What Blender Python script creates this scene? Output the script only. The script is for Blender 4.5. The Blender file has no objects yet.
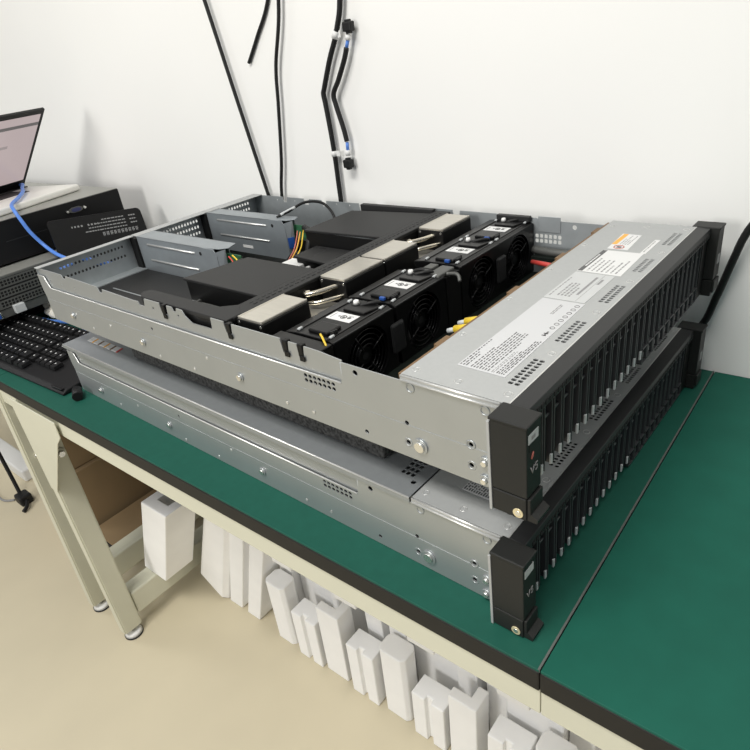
import bpy, bmesh, math, random
from mathutils import Vector, Matrix, noise
rnd = random.Random(7)
SC = bpy.context.scene
COL = SC.collection
TZ = 0.715                      # table-top height above the floor

# ------------------------------------------------------------------ materials
def mat(name, col, rough=0.5, metal=0.0, var=0.0, scale=40.0, spec=0.5, bump=0.0, bscale=200.0, emit=None, stretch=None):
    m = bpy.data.materials.new(name); m.use_nodes = True
    nt = m.node_tree; b = nt.nodes['Principled BSDF']
    b.inputs['Base Color'].default_value = (*col, 1)
    b.inputs['Roughness'].default_value = rough
    b.inputs['Metallic'].default_value = metal
    b.inputs['Specular IOR Level'].default_value = spec
    tc = nt.nodes.new('ShaderNodeTexCoord')
    src = tc.outputs['Object']
    if stretch:
        mp = nt.nodes.new('ShaderNodeMapping'); mp.inputs['Scale'].default_value = stretch
        nt.links.new(src, mp.inputs['Vector']); src = mp.outputs['Vector']
    if var > 0:
        n = nt.nodes.new('ShaderNodeTexNoise'); n.inputs['Scale'].default_value = scale; n.inputs['Detail'].default_value = 3
        nt.links.new(src, n.inputs['Vector'])
        r = nt.nodes.new('ShaderNodeValToRGB')
        r.color_ramp.elements[0].position = 0.3; r.color_ramp.elements[1].position = 0.7
        r.color_ramp.elements[0].color = (*[max(0, c * (1 - var)) for c in col], 1)
        r.color_ramp.elements[1].color = (*[min(1, c * (1 + var)) for c in col], 1)
        nt.links.new(n.outputs['Fac'], r.inputs['Fac']); nt.links.new(r.outputs['Color'], b.inputs['Base Color'])
    if bump > 0:
        n2 = nt.nodes.new('ShaderNodeTexNoise'); n2.inputs['Scale'].default_value = bscale; n2.inputs['Detail'].default_value = 4
        nt.links.new(src, n2.inputs['Vector'])
        bp = nt.nodes.new('ShaderNodeBump'); bp.inputs['Strength'].default_value = bump; bp.inputs['Distance'].default_value = 0.002
        nt.links.new(n2.outputs['Fac'], bp.inputs['Height']); nt.links.new(bp.outputs['Normal'], b.inputs['Normal'])
    if emit:
        b.inputs['Emission Color'].default_value = (*emit[0], 1); b.inputs['Emission Strength'].default_value = emit[1]
    return m

M = {}
M['wall'] = mat('white wall paint', (0.87, 0.865, 0.835), 0.9, 0, 0.02, 1.5, bump=0.03, bscale=120)
M['floor'] = mat('cream vinyl floor', (0.60, 0.535, 0.385), 0.5, 0, 0.04, 4)
M['mat_mid'] = mat('green bench mat', (0.010, 0.082, 0.057), 0.6, 0, 0.05, 90, spec=0.2)
M['mat_right'] = mat('brighter green bench mat', (0.008, 0.094, 0.064), 0.6, 0, 0.06, 30, spec=0.2)
M['edge'] = mat('black bench edge band', (0.013, 0.0125, 0.011), 0.55, 0, 0.1, 30, spec=0.25)
M['cream'] = mat('cream powder coat', (0.60, 0.59, 0.47), 0.5, 0, 0.03, 8)
M['steel'] = mat('galvanised steel', (0.425, 0.445, 0.45), 0.40, 0.68, 0.02, 25)
M['steel_in'] = mat('galvanised steel inner', (0.42, 0.45, 0.46), 0.45, 0.6, 0.05, 60)
M['bead'] = mat('rolled steel edge with highlight', (0.66, 0.66, 0.64), 0.34, 0.6)  # paler than the plain steel: edge highlights are put into the colour
M['cover'] = mat('satin grey cover', (0.41, 0.42, 0.415), 0.48, 0.25, 0.02, 200)
M['lid'] = mat('satin steel lid', (0.34, 0.36, 0.37), 0.42, 0.55, 0.03, 120)
M['riser'] = mat('blue grey steel', (0.30, 0.33, 0.35), 0.42, 0.5, 0.04, 50)
M['hole'] = mat('painted dark opening', (0.006, 0.006, 0.006), 0.8)  # near-black that paints the shade inside openings
M['black'] = mat('black plastic', (0.006, 0.006, 0.006), 0.45, spec=0.25)
M['ear'] = mat('charcoal moulded plastic', (0.0150, 0.0155, 0.0145), 0.5, 0, 0.05, 300, spec=0.3)
M['bezel'] = mat('dark grey bezel strip', (0.018, 0.0185, 0.019), 0.45, spec=0.35)
M['duct'] = mat('matte black duct plastic', (0.017, 0.017, 0.017), 0.55, 0, 0.05, 200, spec=0.35)
M['fan'] = mat('glossy black fan plastic', (0.0045, 0.0045, 0.0047), 0.3, spec=0.3)
M['drive'] = mat('drive frame plastic', (0.050, 0.051, 0.054), 0.38)
M['drivecore'] = mat('drive core', (0.004, 0.004, 0.004), 0.6, spec=0.2)
M['tab'] = mat('pale grey tab', (0.50, 0.52, 0.52), 0.45)
M['silver'] = mat('brushed nickel plate', (0.62, 0.59, 0.52), 0.32, 0.75, 0.04, 40, stretch=(1, 8, 1))
M['pipe'] = mat('nickel heat pipe', (0.70, 0.65, 0.54), 0.22, 1.0)
M['label'] = mat('white label paper', (0.70, 0.70, 0.69), 0.6)
M['labelmatte'] = mat('matte off-white label film', (0.55, 0.555, 0.56), 0.55)
M['labelgrey'] = mat('pale grey label film', (0.52, 0.53, 0.525), 0.5)
M['ink'] = mat('dark ink', (0.10, 0.10, 0.10), 0.6)
M['inkpale'] = mat('pale ink', (0.26, 0.26, 0.26), 0.6)
M['orange'] = mat('orange print', (0.80, 0.42, 0.08), 0.6)
M['redink'] = mat('red print', (0.45, 0.13, 0.10), 0.6)
M['screw'] = mat('bright screw', (0.80, 0.79, 0.75), 0.25, 0.9)
M['brass'] = mat('pale brass screw', (0.72, 0.63, 0.40), 0.4, 0.4)
M['pcb'] = mat('green circuit board', (0.025, 0.11, 0.05), 0.5, 0, 0.3, 150)
M['board'] = mat('dark mainboard', (0.006, 0.009, 0.007), 0.6, 0, 0.5, 150, spec=0.2)
M['copper'] = mat('tan board edge', (0.17, 0.10, 0.045), 0.6)
M['yellow'] = mat('yellow plastic', (0.75, 0.52, 0.04), 0.45)
M['red'] = mat('red plastic', (0.50, 0.05, 0.04), 0.45)
M['blue'] = mat('blue plastic', (0.02, 0.08, 0.32), 0.4)
M['socket'] = mat('dull indigo socket', (0.035, 0.04, 0.12), 0.5)
M['bluecable'] = mat('blue network cable', (0.10, 0.25, 0.72), 0.4)
M['whiteplastic'] = mat('white plastic', (0.75, 0.75, 0.73), 0.45)
M['cable'] = mat('black cable sheath', (0.010, 0.010, 0.010), 0.5, spec=0.3)
M['greycable'] = mat('faint grey cable', (0.50, 0.50, 0.48), 0.6)
M['pad'] = mat('charcoal felt foam', (0.060, 0.060, 0.058), 0.95, 0, 0.55, 260, spec=0.1, bump=0.6, bscale=300)
M['foam'] = mat('white packing foam', (0.92, 0.915, 0.90), 0.75, 0, 0.02, 20, bump=0.05, bscale=150)
M['card'] = mat('brown cardboard', (0.24, 0.165, 0.085), 0.85, 0, 0.08, 6)
M['tape'] = mat('brown parcel tape', (0.20, 0.135, 0.065), 0.4)
M['key'] = mat('black keycaps', (0.008, 0.008, 0.0085), 0.45, spec=0.3)
M['kbase'] = mat('black keyboard shell', (0.007, 0.007, 0.0075), 0.5, spec=0.3)
M['legend'] = mat('white key legend', (0.55, 0.55, 0.55), 0.6)
M['blackbox'] = mat('black painted metal', (0.005, 0.005, 0.0055), 0.5, spec=0.25)
M['boxtop'] = mat('grey steel case top', (0.36, 0.36, 0.33), 0.45, 0.4)
M['cardblack'] = mat('black printed board', (0.005, 0.005, 0.0055), 0.4, spec=0.25)
M['cardink'] = mat('grey print on black', (0.30, 0.30, 0.30), 0.6)
M['greycase'] = mat('dull grey case metal', (0.105, 0.107, 0.100), 0.5, 0.3, 0.05, 30)
M['maroon'] = mat('dark maroon case', (0.030, 0.016, 0.016), 0.5)
M['lapwhite'] = mat('white laptop deck', (0.78, 0.77, 0.72), 0.4)
M['lapdark'] = mat('dark laptop bezel', (0.016, 0.016, 0.016), 0.45, spec=0.3)
M['screen'] = mat('lit laptop screen', (0.05, 0.05, 0.05), 0.3, emit=((0.50, 0.41, 0.41), 0.85))
M['screenbar'] = mat('dark bar on screen', (0.03, 0.03, 0.03), 0.3, emit=((0.12, 0.11, 0.11), 0.8))
M['screentext'] = mat('grey text on screen', (0.03, 0.03, 0.03), 0.3, emit=((0.33, 0.28, 0.28), 0.85))
M['tissue'] = mat('white tissue', (0.80, 0.77, 0.68), 0.9)
M['galv'] = mat('grey seam strip', (0.10, 0.11, 0.10), 0.6)

# ------------------------------------------------------------------ mesh builder
class MB:
    def __init__(s):
        s.bm = bmesh.new(); s.mats = []
    def mi(s, m):
        if m is None: return 0
        if m not in s.mats: s.mats.append(m)
        return s.mats.index(m)
    def _set(s, faces, m, smooth=False):
        i = s.mi(m)
        for f in faces: f.material_index = i; f.smooth = smooth
    def hexa(s, p, m, smooth=False):
        v = [s.bm.verts.new(q) for q in p]
        fs = [s.bm.faces.new([v[i] for i in q]) for q in ((0,3,2,1),(4,5,6,7),(0,1,5,4),(1,2,6,5),(2,3,7,6),(3,0,4,7))]
        s._set(fs, m, smooth); return v, fs
    def box(s, x0, x1, y0, y1, z0, z1, m, bev=0.0, seg=2):
        v, fs = s.hexa([(x0,y0,z0),(x1,y0,z0),(x1,y1,z0),(x0,y1,z0),(x0,y0,z1),(x1,y0,z1),(x1,y1,z1),(x0,y1,z1)], m)
        if bev > 0:
            es = list({e for f in fs for e in f.edges})
            r = bmesh.ops.bevel(s.bm, geom=es, offset=bev, segments=seg, affect='EDGES', profile=0.5)
            s._set(r['faces'], m)
        return s
    def prism(s, pts, fn, a, b, m, bev=0.0):
        # polygon pts (u,v) swept between w=a and w=b; fn(u,v,w)->xyz
        A = [s.bm.verts.new(fn(u, v, a)) for u, v in pts]; B = [s.bm.verts.new(fn(u, v, b)) for u, v in pts]
        n = len(pts)
        fs = [s.bm.faces.new(A[::-1]), s.bm.faces.new(B)]
        for i in range(n): fs.append(s.bm.faces.new([A[i], A[(i+1) % n], B[(i+1) % n], B[i]]))
        bmesh.ops.recalc_face_normals(s.bm, faces=fs)
        if bev > 0:
            es = list({e for f in fs for e in f.edges})
            r = bmesh.ops.bevel(s.bm, geom=es, offset=bev, segments=2, affect='EDGES', profile=0.5)
            s._set(r['faces'], m)
        s._set([f for f in fs if f.is_valid], m)
        return s
    def cyl(s, p0, p1, r0, m, n=16, r1=None, smooth=True):
        r1 = r0 if r1 is None else r1
        p0 = Vector(p0); p1 = Vector(p1); d = (p1 - p0).normalized()
        u = d.orthogonal().normalized(); w = d.cross(u)
        A = []; B = []
        for i in range(n):
            t = 2 * math.pi * i / n; o = u * math.cos(t) + w * math.sin(t)
            A.append(s.bm.verts.new(p0 + o * r0)); B.append(s.bm.verts.new(p1 + o * r1))
        caps = [s.bm.faces.new(A[::-1]), s.bm.faces.new(B)]
        sd = [s.bm.faces.new([A[i], A[(i+1) % n], B[(i+1) % n], B[i]]) for i in range(n)]
        s._set(caps, m); s._set(sd, m, smooth); return s
    def ring(s, c, axis, R, r, m, n=40, k=8):
        c = Vector(c); d = Vector(axis).normalized(); u = d.orthogonal().normalized(); w = d.cross(u)
        G = []
        for i in range(n):
            t = 2 * math.pi * i / n; o = u * math.cos(t) + w * math.sin(t); G.append([])
            for j in range(k):
                q = 2 * math.pi * j / k
                G[-1].append(s.bm.verts.new(c + o * (R + r * math.cos(q)) + d * (r * math.sin(q))))
        fs = [s.bm.faces.new([G[i][j], G[(i+1) % n][j], G[(i+1) % n][(j+1) % k], G[i][(j+1) % k]]) for i in range(n) for j in range(k)]
        s._set(fs, m, True); return s
    def tube(s, pts, r, m, k=10, sub=6, radii=None):
        P = [Vector(p) for p in pts]
        if sub > 1 and len(P) > 2:
            Q = []; RR = []
            for i in range(len(P) - 1):
                p0 = P[max(i-1, 0)]; p1 = P[i]; p2 = P[i+1]; p3 = P[min(i+2, len(P)-1)]
                for j in range(sub):
                    t = j / sub
                    Q.append(0.5 * ((2*p1) + (p2-p0)*t + (2*p0-5*p1+4*p2-p3)*t*t + (3*p1-p0-3*p2+p3)*t**3))
            Q.append(P[-1]); P = Q
        rings = []; d0 = (P[1] - P[0]).normalized(); u = d0.orthogonal().normalized()
        for i, p in enumerate(P):
            d = (P[min(i+1, len(P)-1)] - P[max(i-1, 0)]).normalized()
            u = (u - d * u.dot(d)).normalized(); w = d.cross(u)
            rings.append([s.bm.verts.new(p + (u * math.cos(2*math.pi*j/k) + w * math.sin(2*math.pi*j/k)) * r) for j in range(k)])
        fs = [s.bm.faces.new([rings[i][j], rings[i][(j+1) % k], rings[i+1][(j+1) % k], rings[i+1][j]]) for i in range(len(P)-1) for j in range(k)]
        s._set(fs, m, True)
        s._set([s.bm.faces.new(rings[0][::-1]), s.bm.faces.new(rings[-1])], m); return s
    def plate(s, outline, holes, fn, a, b, m):
        # flat plate with real openings, extruded between w=a and w=b
        cu = bpy.data.curves.new('tmp', 'CURVE'); cu.dimensions = '2D'; cu.fill_mode = 'BOTH'
        for poly in [outline] + holes:
            sp = cu.splines.new('POLY'); sp.points.add(len(poly) - 1); sp.use_cyclic_u = True
            for i, (u, v) in enumerate(poly): sp.points[i].co = (u, v, 0, 1)
        cu.extrude = 0.5
        ob = bpy.data.objects.new('tmp', cu); COL.objects.link(ob)
        me = bpy.data.meshes.new_from_object(ob.evaluated_get(bpy.context.evaluated_depsgraph_get()))
        vs = [s.bm.verts.new(fn(v.co.x, v.co.y, a + (v.co.z + 0.5) * (b - a))) for v in me.vertices]
        fs = []
        for p in me.polygons:
            try: fs.append(s.bm.faces.new([vs[i] for i in p.vertices]))
            except ValueError: pass
        bmesh.ops.remove_doubles(s.bm, verts=vs, dist=1e-6)
        fs = [f for f in fs if f.is_valid]
        bmesh.ops.recalc_face_normals(s.bm, faces=fs)
        s._set(fs, m)
        bpy.data.objects.remove(ob); bpy.data.curves.remove(cu); bpy.data.meshes.remove(me)
        return s
    def build(s, name, parent=None, loc=None):
        me = bpy.data.meshes.new(name); s.bm.to_mesh(me); s.bm.free()
        for m in s.mats: me.materials.append(m)
        o = bpy.data.objects.new(name, me); COL.objects.link(o)
        if parent: o.parent = parent
        if loc: o.location = loc
        return o

XY = lambda u, v, w: (u, v, w)          # horizontal plate
XZ = lambda u, v, w: (u, w, v)          # plate facing along y
YZ = lambda u, v, w: (w, u, v)          # plate facing along x
def rect(x0, x1, y0, y1): return [(x0, y0), (x1, y0), (x1, y1), (x0, y1)]
def circ(x, y, r, n=12): return [(x + r*math.cos(2*math.pi*i/n), y + r*math.sin(2*math.pi*i/n)) for i in range(n)]
def octo(x0, x1, y0, y1, c=0.3):
    a = (x1-x0)*c; b = (y1-y0)*c
    return [(x0+a,y0),(x1-a,y0),(x1,y0+b),(x1,y1-b),(x1-a,y1),(x0+a,y1),(x0,y1-b),(x0,y0+b)]

def tag(o, label=None, cat=None, group=None, kind=None):
    if label: o['label'] = label
    if cat: o['category'] = cat
    if group: o['group'] = group
    if kind: o['kind'] = kind
    return o
def thing(name, label, cat, loc=(0,0,0), rz=0, group=None):
    o = bpy.data.objects.new(name, None); COL.objects.link(o); o.empty_display_size = 0.05
    o.location = loc; o.rotation_euler = (0, 0, rz)
    return tag(o, label, cat, group)
def twin(o, parent, loc=None):
    c = o.copy(); COL.objects.link(c); c.parent = parent
    if loc is not None: c.location = loc
    for ch in list(o.children):
        d = ch.copy(); COL.objects.link(d); d.parent = c
    return c

# ------------------------------------------------------------------ the room
mb = MB(); mb.box(-5.0, 3.5, -3.6, 0.487, -0.05, 0, M['floor']); tag(mb.build('floor'), kind='structure')
mb = MB(); mb.box(-5.0, 3.5, 0.487, 0.60, -0.05, 2.9, M['wall']); tag(mb.build('wall_back'), kind='structure')

# ------------------------------------------------------------------ workbenches
def bench(name, label, x0, x1, matm, legs, gusset=None):
    t = thing(name, label, 'workbench', ((x0+x1)/2, 0.2, 0))
    cx, cy = (x0+x1)/2, 0.2
    def B(nm, f):
        m = MB(); f(m); bmesh.ops.translate(m.bm, verts=m.bm.verts, vec=(-cx, -cy, 0)); return m.build(nm, t)
    B('tabletop', lambda m: m.box(x0, x1, -0.0635, 0.484, TZ-0.027, TZ-0.003, M['edge'], 0.0015))
    B('bench_mat', lambda m: m.box(x0+0.0005, x1-0.0005, -0.0628, 0.484, TZ-0.003, TZ, matm, 0.0006))
    B('front_apron', lambda m: m.box(x0+0.0002, x1-0.0002, -0.0610, -0.028, TZ-0.061, TZ-0.027, M['cream'], 0.0008))
    B('rear_apron', lambda m: m.box(x0+0.006, x1-0.006, 0.44, 0.47, TZ-0.061, TZ-0.027, M['cream'], 0.002))
    for (xt, xb, ya) in legs:
        def leg(m):
            w = 0.028; d = 0.045; zt = TZ-0.0275; zb = 0.022
            m.hexa([(xb-w,ya,zb),(xb,ya,zb),(xb,ya+d,zb),(xb-w,ya+d,zb),(xt-w,ya,zt),(xt,ya,zt),(xt,ya+d,zt),(xt-w,ya+d,zt)], M['cream'])
            es = list(m.bm.edges); r = bmesh.ops.bevel(m.bm, geom=es, offset=0.003, segments=2, affect='EDGES'); m._set(r['faces'], M['cream'])
        lg = B('leg', leg)
        fx, fy = xb-0.014-cx, ya+0.0225-cy
        f = MB(); f.cyl((fx,fy,0), (fx,fy,0.004), 0.022, M['cable'], 24); f.cyl((fx,fy,0.004), (fx,fy,0.012), 0.021, M['whiteplastic'], 24, 0.016); f.cyl((fx,fy,0.012), (fx,fy,0.03), 0.006, M['screw'], 12)
        f.build('levelling_foot', lg)
    return t, B

t, B = bench('workbench', 'green-topped workbench in the middle carrying the two stacked servers', -0.2155, 0.8735, M['mat_mid'],
             [(-0.146, -0.168, -0.066), (-0.146, -0.168, 0.42), (0.86, 0.86, 0.42)])
B('gusset_plate', lambda m: m.prism([(-0.172, TZ-0.0285), (0.010, TZ-0.0285), (0.006, TZ-0.061), (-0.020, TZ-0.082), (-0.152, TZ-0.245), (-0.178, TZ-0.245)], XZ, -0.0680, -0.0662, M['cream'], 0.0005))
def bolts(m):
    for z, y in ((TZ-0.170, -0.034),):
        m.cyl((-0.1495, y, z), (-0.146, y, z), 0.011, M['cream'], 20); m.cyl((-0.146, y, z), (-0.140, y, z), 0.0065, M['screw'], 6)
B('bolt', bolts)
B('foot_crossbar', lambda m: m.box(-0.218, -0.172, -0.018, 0.42, TZ-0.665, TZ-0.60, M['cream'], 0.004))
B('seam_strip', lambda m: m.box(0.8716, 0.8734, -0.0625, 0.484, TZ-0.003, TZ+0.0004, M['galv']))

t, B = bench('workbench', 'workbench at the left edge under the keyboard and the laptop stack', -1.60, -0.2160, M['mat_mid'],
             [(-0.232, -0.318, -0.066), (-0.232, -0.318, 0.42), (-1.55, -1.55, -0.066), (-1.55, -1.55, 0.42)])
def bolts(m):
    pass
for bz, bx_ in ((TZ-0.09, -0.237), (TZ-0.205, -0.253)):
    B('bolt', lambda m: m.cyl((bx_-0.004, -0.043, bz), (bx_+0.006, -0.043, bz), 0.010, M['screw'], 6))
B('foot_crossbar', lambda m: m.box(-0.368, -0.322, -0.018, 0.42, TZ-0.665, TZ-0.60, M['cream'], 0.004))
bench('workbench', 'empty workbench with a brighter green mat at the right', 0.8738, 2.10, M['mat_right'],
      [(2.06, 2.06, -0.066), (2.06, 2.06, 0.42), (1.75, 1.75, 0.42)])

# ------------------------------------------------------------------ servers
W = 0.447; H = 0.0861; XF = 0.826
def glyph_rows(m, x0, x1, y0, y1, rows, z, mt, hgt=0.55, fill=0.8, gap=0.0016, wmin=0.0015, wmax=0.006):
    # printed rows running along y: short dashes standing for illegible words
    dx = (x1 - x0) / rows
    for i in range(rows):
        xa = x0 + dx * i; y = y0; end = y1 if rnd.random() < fill else y0 + (y1-y0) * rnd.uniform(0.45, 0.9)
        while y < end - wmin:
            w = min(rnd.uniform(wmin, wmax), end - y)
            m.box(xa, xa + dx*hgt, y, y+w, z, z+0.00008, mt); y += w + gap

def vent_holes():
    hs = []
    for y0, y1 in ((0.026, 0.072), (0.106, 0.152), (0.197, 0.243), (0.283, 0.324), (0.372, 0.417)):
        n = 9; p = (y1 - y0) / n
        for i in range(n):
            for xa in (0.8095, 0.8152):
                hs.append(octo(xa, xa+0.0043, y0 + p*i + 0.0006, y0 + p*(i+1) - 0.0006, 0.25))
    return hs

def make_drive(parent, far):
    # carrier front faces +x; local origin at its lower near corner
    w = 0.0165; h = 0.0645
    m = MB()
    m.box(-0.10, -0.005, 0.0006, w-0.0006, 0.001, h-0.001, M['drivecore'])
    m.box(-0.012, 0.0, 0.0016, 0.0030, 0, h, M['drive'], 0.0003, 1)
    m.box(-0.012, 0.0, w-0.0026, w-0.0012, 0, h, M['drive'], 0.0003, 1)
    m.box(-0.012, -0.001, 0.0030, w-0.0026, h-0.0015, h, M['drive'])
    m.box(-0.012, -0.002, 0.0030, w-0.0026, h-0.0170, h-0.0145, M['drive'], 0.0004, 1)
    m.box(-0.008, -0.0042, 0.0062, w-0.0060, 0.010, h-0.020, M['drivecore'], 0.0004, 1)
    if far:
        m.box(-0.010, 0.0006, 0.0012, w-0.0008, -0.0075, -0.0062, M['drive']); m.box(-0.010, 0.0006, 0.0012, w-0.0008, 0.0095, 0.0107, M['drive'])
        m.box(-0.010, 0.0006, 0.0012, 0.0026, -0.0075, 0.0107, M['drive']); m.box(-0.010, 0.0006, w-0.0022, w-0.0008, -0.0075, 0.0107, M['drive'])
        m.box(-0.010, -0.003, 0.0026, w-0.0022, -0.0062, 0.0095, M['drivecore']); m.box(-0.004, -0.001, 0.0060, 0.0100, -0.002, 0.003, M['drive'])
    d = m.build('drive_carrier', parent)
    if not far:
        m = MB(); m.box(-0.0012, 0.0006, w-0.0044, w-0.0012, 0.0005, 0.0100, M['tab'], 0.0004)
        tag(m.build('latch', d), 'pale grey latch tab')
    return d

def ear(parent, side, plain):
    # side -1 near, +1 far; rack ear moulded in charcoal plastic
    def Yp(y): return y if side < 0 else W - y
    def bx(m, x0, x1, y0, y1, z0, z1, mt, bev=0.0):
        a, b = sorted((Yp(y0), Yp(y1))); m.box(x0, x1, a, b, z0, z1, mt, bev)
    m = MB()
    bx(m, 0.8215, 0.851, -0.0204, 0.0015, 0.0225, 0.0861, M['ear'], 0.0009)
    bx(m, 0.8205, 0.852, -0.0212, 0.0015, 0.0840, 0.0868, M['ear'], 0.0009)
    bx(m, 0.8215, 0.8500, -0.0202, 0.0012, 0.0008, 0.0215, M['ear'], 0.0009)
    e = m.build('rack_ear', parent)
    m = MB(); bx(m, 0.8500, 0.8530, -0.0190, 0.0010, 0.006, 0.0215, M['ear'], 0.0008)
    pts = [(0.8500, 0.0005), (0.8580, 0.0005), (0.8585, 0.004), (0.8535, 0.0075), (0.8500, 0.0075)]
    a, b = sorted((Yp(-0.0185), Yp(0.0010)))
    if side < 0: m.prism(pts, lambda u, v, w: (u, w, v), a, b, M['ear'])
    m.build('latch', e)
    ys = Yp(-0.0202); m = MB(); m.cyl((0.8435, ys, 0.0065), (0.8435, ys + side*0.0009, 0.0065), 0.0042, M['brass'], 20); m.cyl((0.8435, ys, 0.0065), (0.8435, ys + side*0.0012, 0.0065), 0.0022, M['screw'], 12)
    tag(m.build('captive_screw', e), 'pale brass screw head')
    m = MB(); bx(m, 0.8190, 0.8214, -0.0210, 0.0, -0.0003, 0.0822, M['cover'], 0.0003); m.build('ear_flange', e)
    m = MB()
    if side < 0:
        bx(m, 0.8508, 0.8514, -0.0180, -0.0035, 0.0700, 0.0780, M['tab'], 0.0002)
        if not plain:
            bx(m, 0.8512, 0.8516, -0.0140, -0.0085, 0.0725, 0.0755, M['inkpale'])
            bx(m, 0.8508, 0.8514, -0.0165, -0.0115, 0.0705, 0.0630, M['ear'])
    else:
        bx(m, 0.8508, 0.8514, -0.0150, -0.0060, 0.0400, 0.0520, M['inkpale'], 0.0002)
        for z in (0.030, 0.045, 0.060): bx(m, 0.835, 0.850, -0.0212, -0.0203, z, z+0.009, M['ear'])
    tag(m.build('status_window', e), 'pale grey status window')
    if side < 0:
        m = MB()
        if not plain:
            m.tube([(0.8513,-0.0140,0.0560),(0.8513,-0.0115,0.0610)], 0.0008, M['redink'], 6, 1); m.tube([(0.8513,-0.0140,0.0560),(0.8513,-0.0115,0.0575),(0.8513,-0.0115,0.0605)], 0.0004, M['redink'], 6, 1)
        # raised model mark: a V and a 5 in short strokes
        def stroke(a, b, w=0.0009):
            m.tube([(0.8513, a[0], a[1]), (0.8513, b[0], b[1])], w*0.5, M['inkpale'], 6, 1)
        z0 = 0.0425 if not plain else 0.0455
        stroke((-0.0150, z0+0.006), (-0.0125, z0)); stroke((-0.0125, z0), (-0.0100, z0+0.006))
        stroke((-0.0080, z0+0.006), (-0.0050, z0+0.006)); stroke((-0.0080, z0+0.006), (-0.0080, z0+0.0035))
        stroke((-0.0080, z0+0.0035), (-0.0052, z0+0.0032)); stroke((-0.0052, z0+0.0032), (-0.0055, z0+0.0005)); stroke((-0.0055, z0+0.0005), (-0.0082, z0))
        m.build('front_print', e)
    return e

def near_wall(m, open_top):
    # lower band, upper band, recessed strip and the rolled step between them
    low_holes = [circ(x, z, 0.0024) for x, z in ((0.6755,0.0105),(0.674,0.0345),(0.7905,0.017),(0.7255,0.0165),(0.564,0.009),(0.604,0.010))]
    m.plate(rect(0.004, 0.8200, 0.0, 0.0352), [h for h in low_holes if h[0][1] < 0.0325], XZ, -0.0004, 0.0010, M['steel'])
    up = [(0.004,0.0352),(0.820,0.0352),(0.820,0.0792),(0.655,0.0792),(0.652,0.0560),(0.0310,0.0560),(0.0215,0.0740),(0.0005,0.0740),(0.0005,0.050)]
    vh = [octo(0.600 + i*0.0063, 0.6045 + i*0.0063, z, z+0.0042, 0.25) for i in range(7) for z in (0.0445, 0.0500)]
    vh = [h for h in vh if True]
    m.plate(up, [circ(0.6718, 0.0725, 0.0030), circ(0.7909, 0.0375, 0.0022), circ(0.7259, 0.0371, 0.0022), circ(0.318, 0.045, 0.0022)] + vh, XZ, 0.0, 0.0012, M['steel'])
    top = 0.0850
    if open_top:
        o = [(0.0005,0.0735),(0.0220,0.0735),(0.0310,0.0555),(0.6535,0.0555),(0.6535,0.0792)]
        prof = [(0.640,0.0805),(0.6250,0.0820),(0.604,0.0826),(0.602,0.0700),(0.595,0.0700),(0.594,0.0830),(0.582,0.0830),(0.580,0.0690),(0.572,0.0690),(0.570,0.0840),
                (0.492,0.0840),(0.490,0.0720),(0.480,0.0720),(0.478,0.0845),(0.455,0.0845),(0.453,0.0705),(0.414,0.0700),(0.402,0.0770),(0.398,0.0835),(0.387,0.0838),(0.385,0.079),(0.379,0.079),(0.377,0.0838),(0.366,0.0838),
                (0.364,0.0715),(0.352,0.0715),(0.350,0.0845),(0.316,0.0845),(0.312,0.0735),(0.300,0.0735),(0.297,0.0780),(0.286,0.0775),(0.206,0.0800),(0.203,0.0740),(0.195,0.0740),(0.192,0.0815),(0.098,0.0838),(0.095,0.0790),(0.087,0.0790),(0.084,0.0845),(0.0005,0.0845)]
        m.plate(o + prof, [circ(0.035,0.068,0.0014), circ(0.075,0.068,0.0014), circ(0.115,0.068,0.0014), circ(0.333,0.0745,0.0018), circ(0.388,0.0745,0.0016)], XZ, 0.0030, 0.0042, M['steel'])
    else:
        m.plate([(0.0005,0.0735),(0.0220,0.0735),(0.0310,0.0555),(0.6535,0.0555),(0.6535,0.0792),(0.820,0.0792),(0.820,0.0840),(0.0005,0.0840)], [circ(0.035,0.068,0.0014)], XZ, 0.0030, 0.0042, M['steel'])
    m.tube([(0.0005,0.0008,0.0740),(0.0200,0.0008,0.0740),(0.0225,0.0008,0.0728),(0.0300,0.0008,0.0575),(0.0330,0.0008,0.0560),(0.30,0.0008,0.0560),(0.651,0.0008,0.0560)], 0.0010, M['bead'], 8, 1)
    m.tube([(0.651,0.0008,0.0560),(0.6535,0.0008,0.060),(0.6545,0.0008,0.0790)], 0.0009, M['steel'], 8, 1)

def studs(m):
    for x, z, r in ((0.739,0.017,0.0062),(0.489,0.0200,0.0044),(0.283,0.019,0.0044),(0.083,0.020,0.0044)):
        m.cyl((x,-0.0003,z),(x,-0.0020,z), r*1.25, M['steel'], 18); m.cyl((x,-0.0020,z),(x,-0.0038,z), r*0.8, M['screw'], 18)
    for x, z in ((0.8040,0.0255),(0.8030,0.0070)):
        m.cyl((x,-0.0003,z),(x,-0.0022,z), 0.0052, M['steel'], 18); m.cyl((x,-0.0022,z),(x,-0.0044,z), 0.0034, M['screw'], 14, 0.0024)
    for x, z in ((0.7909,0.017),(0.7909,0.0375),(0.7255,0.0165),(0.7341,0.0745),(0.8056,0.0745)):
        m.ring((x,-0.0002,z),(0,1,0), 0.0040, 0.0006, M['steel'], 18, 6)
    for x, z in ((0.564,0.009),(0.604,0.010),(0.318,0.006),(0.395,0.0065),(0.20,0.026),(0.43,0.030),(0.14,0.010)):
        m.cyl((x,-0.0003,z),(x,-0.0009,z), 0.0020, M['bead'], 12)

def label_sheet(m, outline, mt, z):
    m.prism(outline, XY, z, z+0.0002, mt)

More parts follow.
